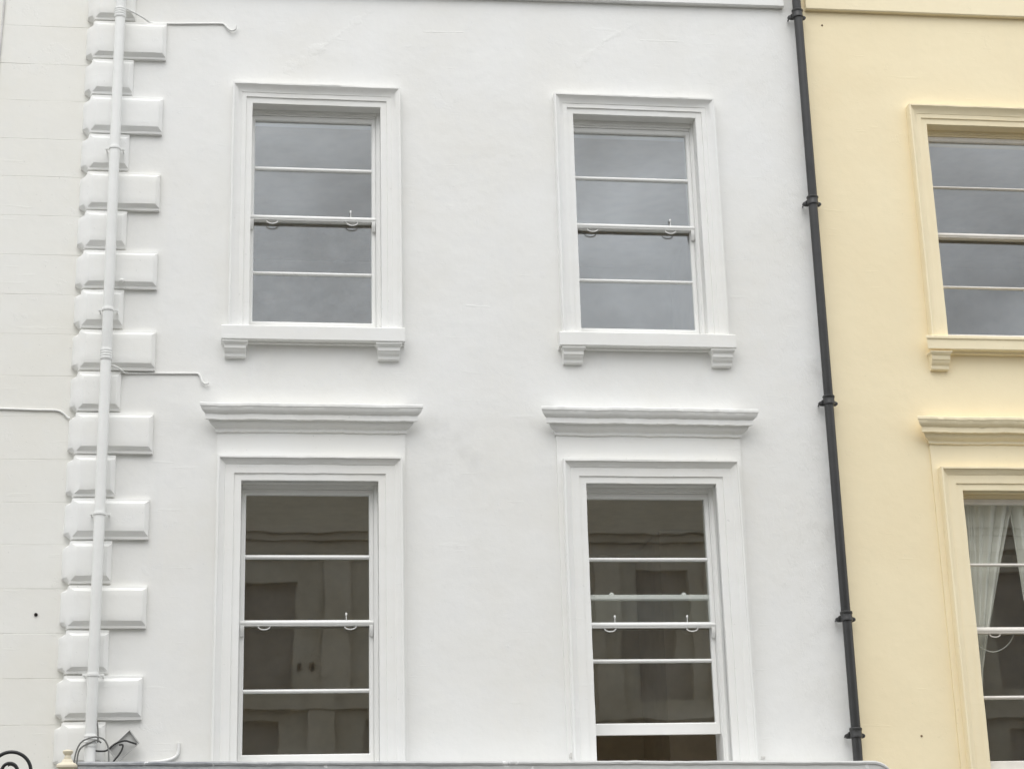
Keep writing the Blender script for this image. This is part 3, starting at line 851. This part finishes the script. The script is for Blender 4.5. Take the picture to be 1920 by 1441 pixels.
cable('cable', 'thin upright cable at the top of the cream wall, against the left edge', [(-2.203, 0.088, 11.3), (-2.205, 0.088, 10.4), (-2.203, 0.088, 9.70), (-2.200, 0.088, 9.30), (-2.205, 0.088, 9.05), (-2.215, 0.088, 8.70), (-2.24, 0.088, 8.2), (-2.26, 0.088, 6.5), (-2.25, 0.088, 4.0), (-2.25, 0.088, 1.0)], 0.008, 'plaster', cat='cable')
cable('conduit', 'short white conduit bent upwards above the grey roof edge', [(-0.95, -0.014, 2.938), (-0.82, -0.014, 2.948), (-0.70, -0.014, 2.960), (-0.625, -0.014, 2.978), (-0.588, -0.014, 3.010), (-0.582, -0.014, 3.060), (-0.583, -0.014, 3.095)], 0.012, 'cable_white', cat='conduit')
# open metal tray, tipped on its corner, with loose wires
cu = [Vector(p) for p in ((-1.094, -0.10, 3.040), (-0.938, -0.10, 3.190), (-0.866, -0.10, 3.092), (-1.020, -0.10, 2.945))]
def tray(cs, depth, wall):
    c0 = sum(cs, Vector()) / 4
    inn = [p + (c0 - p).normalized() * wall * 1.4 for p in cs]
    dv = Vector((0, depth, 0)); bv = Vector((0, depth - wall, 0))
    v = cs + [p + dv for p in cs] + inn + [p + bv for p in inn]
    f = [(4, 5, 6, 7), (12, 13, 14, 15)]
    for k in range(4):
        j = (k + 1) % 4
        f += [(k, j, 4 + j, 4 + k), (k, j, 8 + j, 8 + k), (8 + k, 8 + j, 12 + j, 12 + k)]
    mb = MB(); mb.v = [tuple(p) for p in v]; mb.f = f
    return mb
tag(tray(cu, 0.032, 0.009).build('cable_tray', M['galv'], bevel=0.0015, segs=1), 'open grey metal tray tipped on its corner at the foot of the white wall', 'tray')
cable('cable', 'grey cable arching from the roof edge beside the white drainpipe', [(-1.325, -0.215, 2.86), (-1.318, -0.215, 2.99), (-1.279, -0.215, 3.085), (-1.19, -0.215, 3.122), (-1.122, -0.205, 3.108), (-1.087, -0.20, 3.055), (-1.078, -0.20, 2.975), (-1.074, -0.20, 2.85)], 0.006, 'cable_grey')
cable('cable', 'shorter grey cable nested inside the arching one', [(-1.306, -0.20, 2.86), (-1.300, -0.20, 3.0), (-1.270, -0.20, 3.055), (-1.20, -0.20, 3.090), (-1.165, -0.19, 3.10), (-1.14, -0.17, 3.085)], 0.006, 'cable_grey')
cable('cable', 'thin grey wire dropping from behind the foot of the drainpipe', [(-1.205, -0.08, 3.268), (-1.184, -0.10, 3.250), (-1.172, -0.12, 3.20), (-1.166, -0.13, 3.12), (-1.168, -0.13, 3.09)], 0.006, 'cable_grey')
cable('cable', 'black cable lying across the open grey tray', [(-1.195, -0.15, 3.032), (-1.15, -0.15, 3.026), (-1.10, -0.15, 3.030), (-1.055, -0.14, 3.068), (-1.02, -0.13, 3.090), (-0.97, -0.125, 3.102), (-0.93, -0.12, 3.092), (-0.885, -0.115, 3.078)], 0.007, 'cable_black')
cable('cable', 'black cable hanging out of the tray towards the roof edge', [(-1.012, -0.13, 3.072), (-0.985, -0.135, 3.070), (-0.990, -0.14, 3.035), (-1.012, -0.145, 2.995), (-1.045, -0.15, 2.95), (-1.07, -0.155, 2.88)], 0.007, 'cable_black')

# ------------------------------------------------------------------ GREY LEAD ROOF EDGE at the bottom
lead = thing('bay_roof', 'grey lead covered flat roof edge along the bottom of the white house', 'roof', (1.7, -0.25, 2.4))
n = 90; rings = []
def edge_z(x): return 2.921 - 0.0125 * (x + 1.27)
for i in range(n + 1):
    x = -1.272 + (4.640 + 1.272) * i / n
    q = wob(x, 0, 61, 0.004); p = wob(x, 4, 61, 0.006)
    zt = edge_z(x) + q
    rings.append([(x, -0.03, zt - 0.02), (x, -0.36, zt - 0.015), (x, -0.470, zt), (x, -0.492 + p, zt - 0.004), (x, -0.500 + p, zt - 0.014), (x, -0.498 + p, zt - 0.026), (x, -0.488 + p, zt - 0.034 + q), (x, -0.490, zt - 0.20), (x, -0.03, zt - 0.20)])
z1_ = edge_z(4.640)
for k in range(1, 10):      # rounded right end
    a = R(10 * k)
    x = 4.640 + 0.155 * math.sin(a); dz = 0.155 * (1 - math.cos(a))
    rings.append([(x, -0.03, z1_ - 0.02 - dz), (x, -0.36, z1_ - 0.015 - dz), (x, -0.470, z1_ - dz), (x, -0.492, z1_ - 0.004 - dz), (x, -0.500, z1_ - 0.014 - dz), (x, -0.498, z1_ - 0.026 - dz), (x, -0.488, z1_ - 0.034 - dz), (x, -0.490, z1_ - 0.20), (x, -0.03, z1_ - 0.20)])
MB().stations(rings).build('lead_edge', M['lead'], lead, smooth=40)
MB().box(-1.20, 4.66, -0.42, -0.03, 0.0, z1_ - 0.21).build('bay_wall', M['white'], lead)

# cream finial on the boundary pier
fx, fy = -1.342, -0.50
fin = thing('pier_finial', 'small cream stone finial left of the grey roof edge', 'finial', (fx, fy, 2.85))
def sq(cx, cy, prof):
    return MB().stations([[(cx - r, cy - r, z), (cx + r, cy - r, z), (cx + r, cy + r, z), (cx - r, cy + r, z)] for r, z in prof])
MB().box(fx - 0.055, fx + 0.055, fy - 0.055, fy + 0.055, 0.0, 2.868).build('pier', M['stone_cream'], fin, bevel=0.004)
sq(fx, fy, [(0.058, 2.866), (0.070, 2.876), (0.070, 2.892), (0.062, 2.900), (0.040, 2.912), (0.030, 2.936)]).build('cap', M['stone_cream'], fin, bevel=0.003)
MB().lathe(fx, fy, [(0.022, 2.934), (0.026, 2.950), (0.020, 2.962), (0.033, 2.976), (0.039, 2.990), (0.034, 2.998), (0.014, 3.004)], 16).build('knob', M['stone_cream'], fin, smooth=45)

# black wrought iron scroll, lower left corner
ir = thing('iron_scroll', 'black wrought iron scroll of a railing at the lower left corner', 'railing', (-1.76, -0.50, 2.4))
sc = []
cx, cz = -1.752, 2.866
for k in range(0, 60):
    a = R(-25 + 8.2 * k)
    r = 0.158 - 0.00205 * k
    sc.append((cx + r * math.cos(a) * 1.03, -0.50, cz + r * math.sin(a) * 0.97))
sc = [(-1.588, -0.50, 2.30), (-1.588, -0.50, 2.55), (-1.588, -0.50, 2.70)] + sc
MB().tube(sc, [0.013] * (len(sc) - 6) + [0.012, 0.0115, 0.011, 0.011, 0.012, 0.014], 10).build('scroll', M['iron'], ir, smooth=50)
sc2 = []
for k in range(0, 40):
    a = R(-30 + 8.0 * k); r = 0.066 - 0.0008 * k
    sc2.append((-1.748 + r * math.cos(a), -0.515, 2.858 + r * math.sin(a)))
MB().tube(sc2, 0.012, 10).build('inner_scroll', M['iron'], ir, smooth=50)
MB().box(-2.6, -1.30, -0.515, -0.490, 2.26, 2.30).build('rail', M['iron'], ir, bevel=0.003)
for x in (-2.5, -2.1, -1.588, -1.32):
    MB().box(x - 0.011, x + 0.011, -0.512, -0.492, 0.0, 2.262).build('upright', M['iron'], ir)

# ------------------------------------------------------------------ TERRACE ACROSS THE STREET (seen only as reflections in the panes)
opp = thing('opposite_terrace', 'buff terrace across the street, seen reflected in the lower panes', 'building', (2.0, -22.2, 0.0))
px = [-15.3, -12.6, -9.9, -7.1, -4.4, -1.65, 1.10, 3.90, 6.70, 9.05, 11.8, 14.5, 17.2]
holes = []
for a, b_ in zip(px, px[1:]):
    c = (a + b_) / 2 + 0.27
    for za, zb_ in ((0.9, 3.3), (4.35, 5.75), (6.35, 8.75)):
        holes.append((c - 0.55, c + 0.55, za, zb_))
v, f = [], []
wall_mesh('wall', -18.0, 20.0, 0.0, 12.2, -22.0, -22.4, holes, M['opp_wall'], opp)
for a in px:
    MB().box(a, a + 0.54, -22.0, -21.86, 3.9, 9.25).build('pilaster', M['opp_trim'], opp)
for z0_, z1_, p in ((9.26, 9.55, 0.10), (9.56, 9.70, 0.22), (9.71, 9.85, 0.34), (5.95, 6.12, 0.20), (3.7, 3.88, 0.15), (12.21, 12.4, 0.2)):
    MB().box(-18.0, 20.0, -22.0, -22.0 + p, z0_, z1_).build('cornice', M['opp_trim'], opp)
for h in holes:
    MB().box(h[0], h[1], -22.25, -22.2, h[2], h[3]).build('window', M['opp_glass'], opp)
for x in (0.62, 0.86):  # added stand-ins for two dark marks in a lower pane, likely indoor fittings
    MB().box(x, x + 0.085, -21.995, -21.96, 7.0, 7.16).build('fitting_stand_in', M['dark'], opp)
MB().box(-18.0, 20.0, -30.0, -22.4, 12.0, 12.2).build('roof', M['slate'], opp)
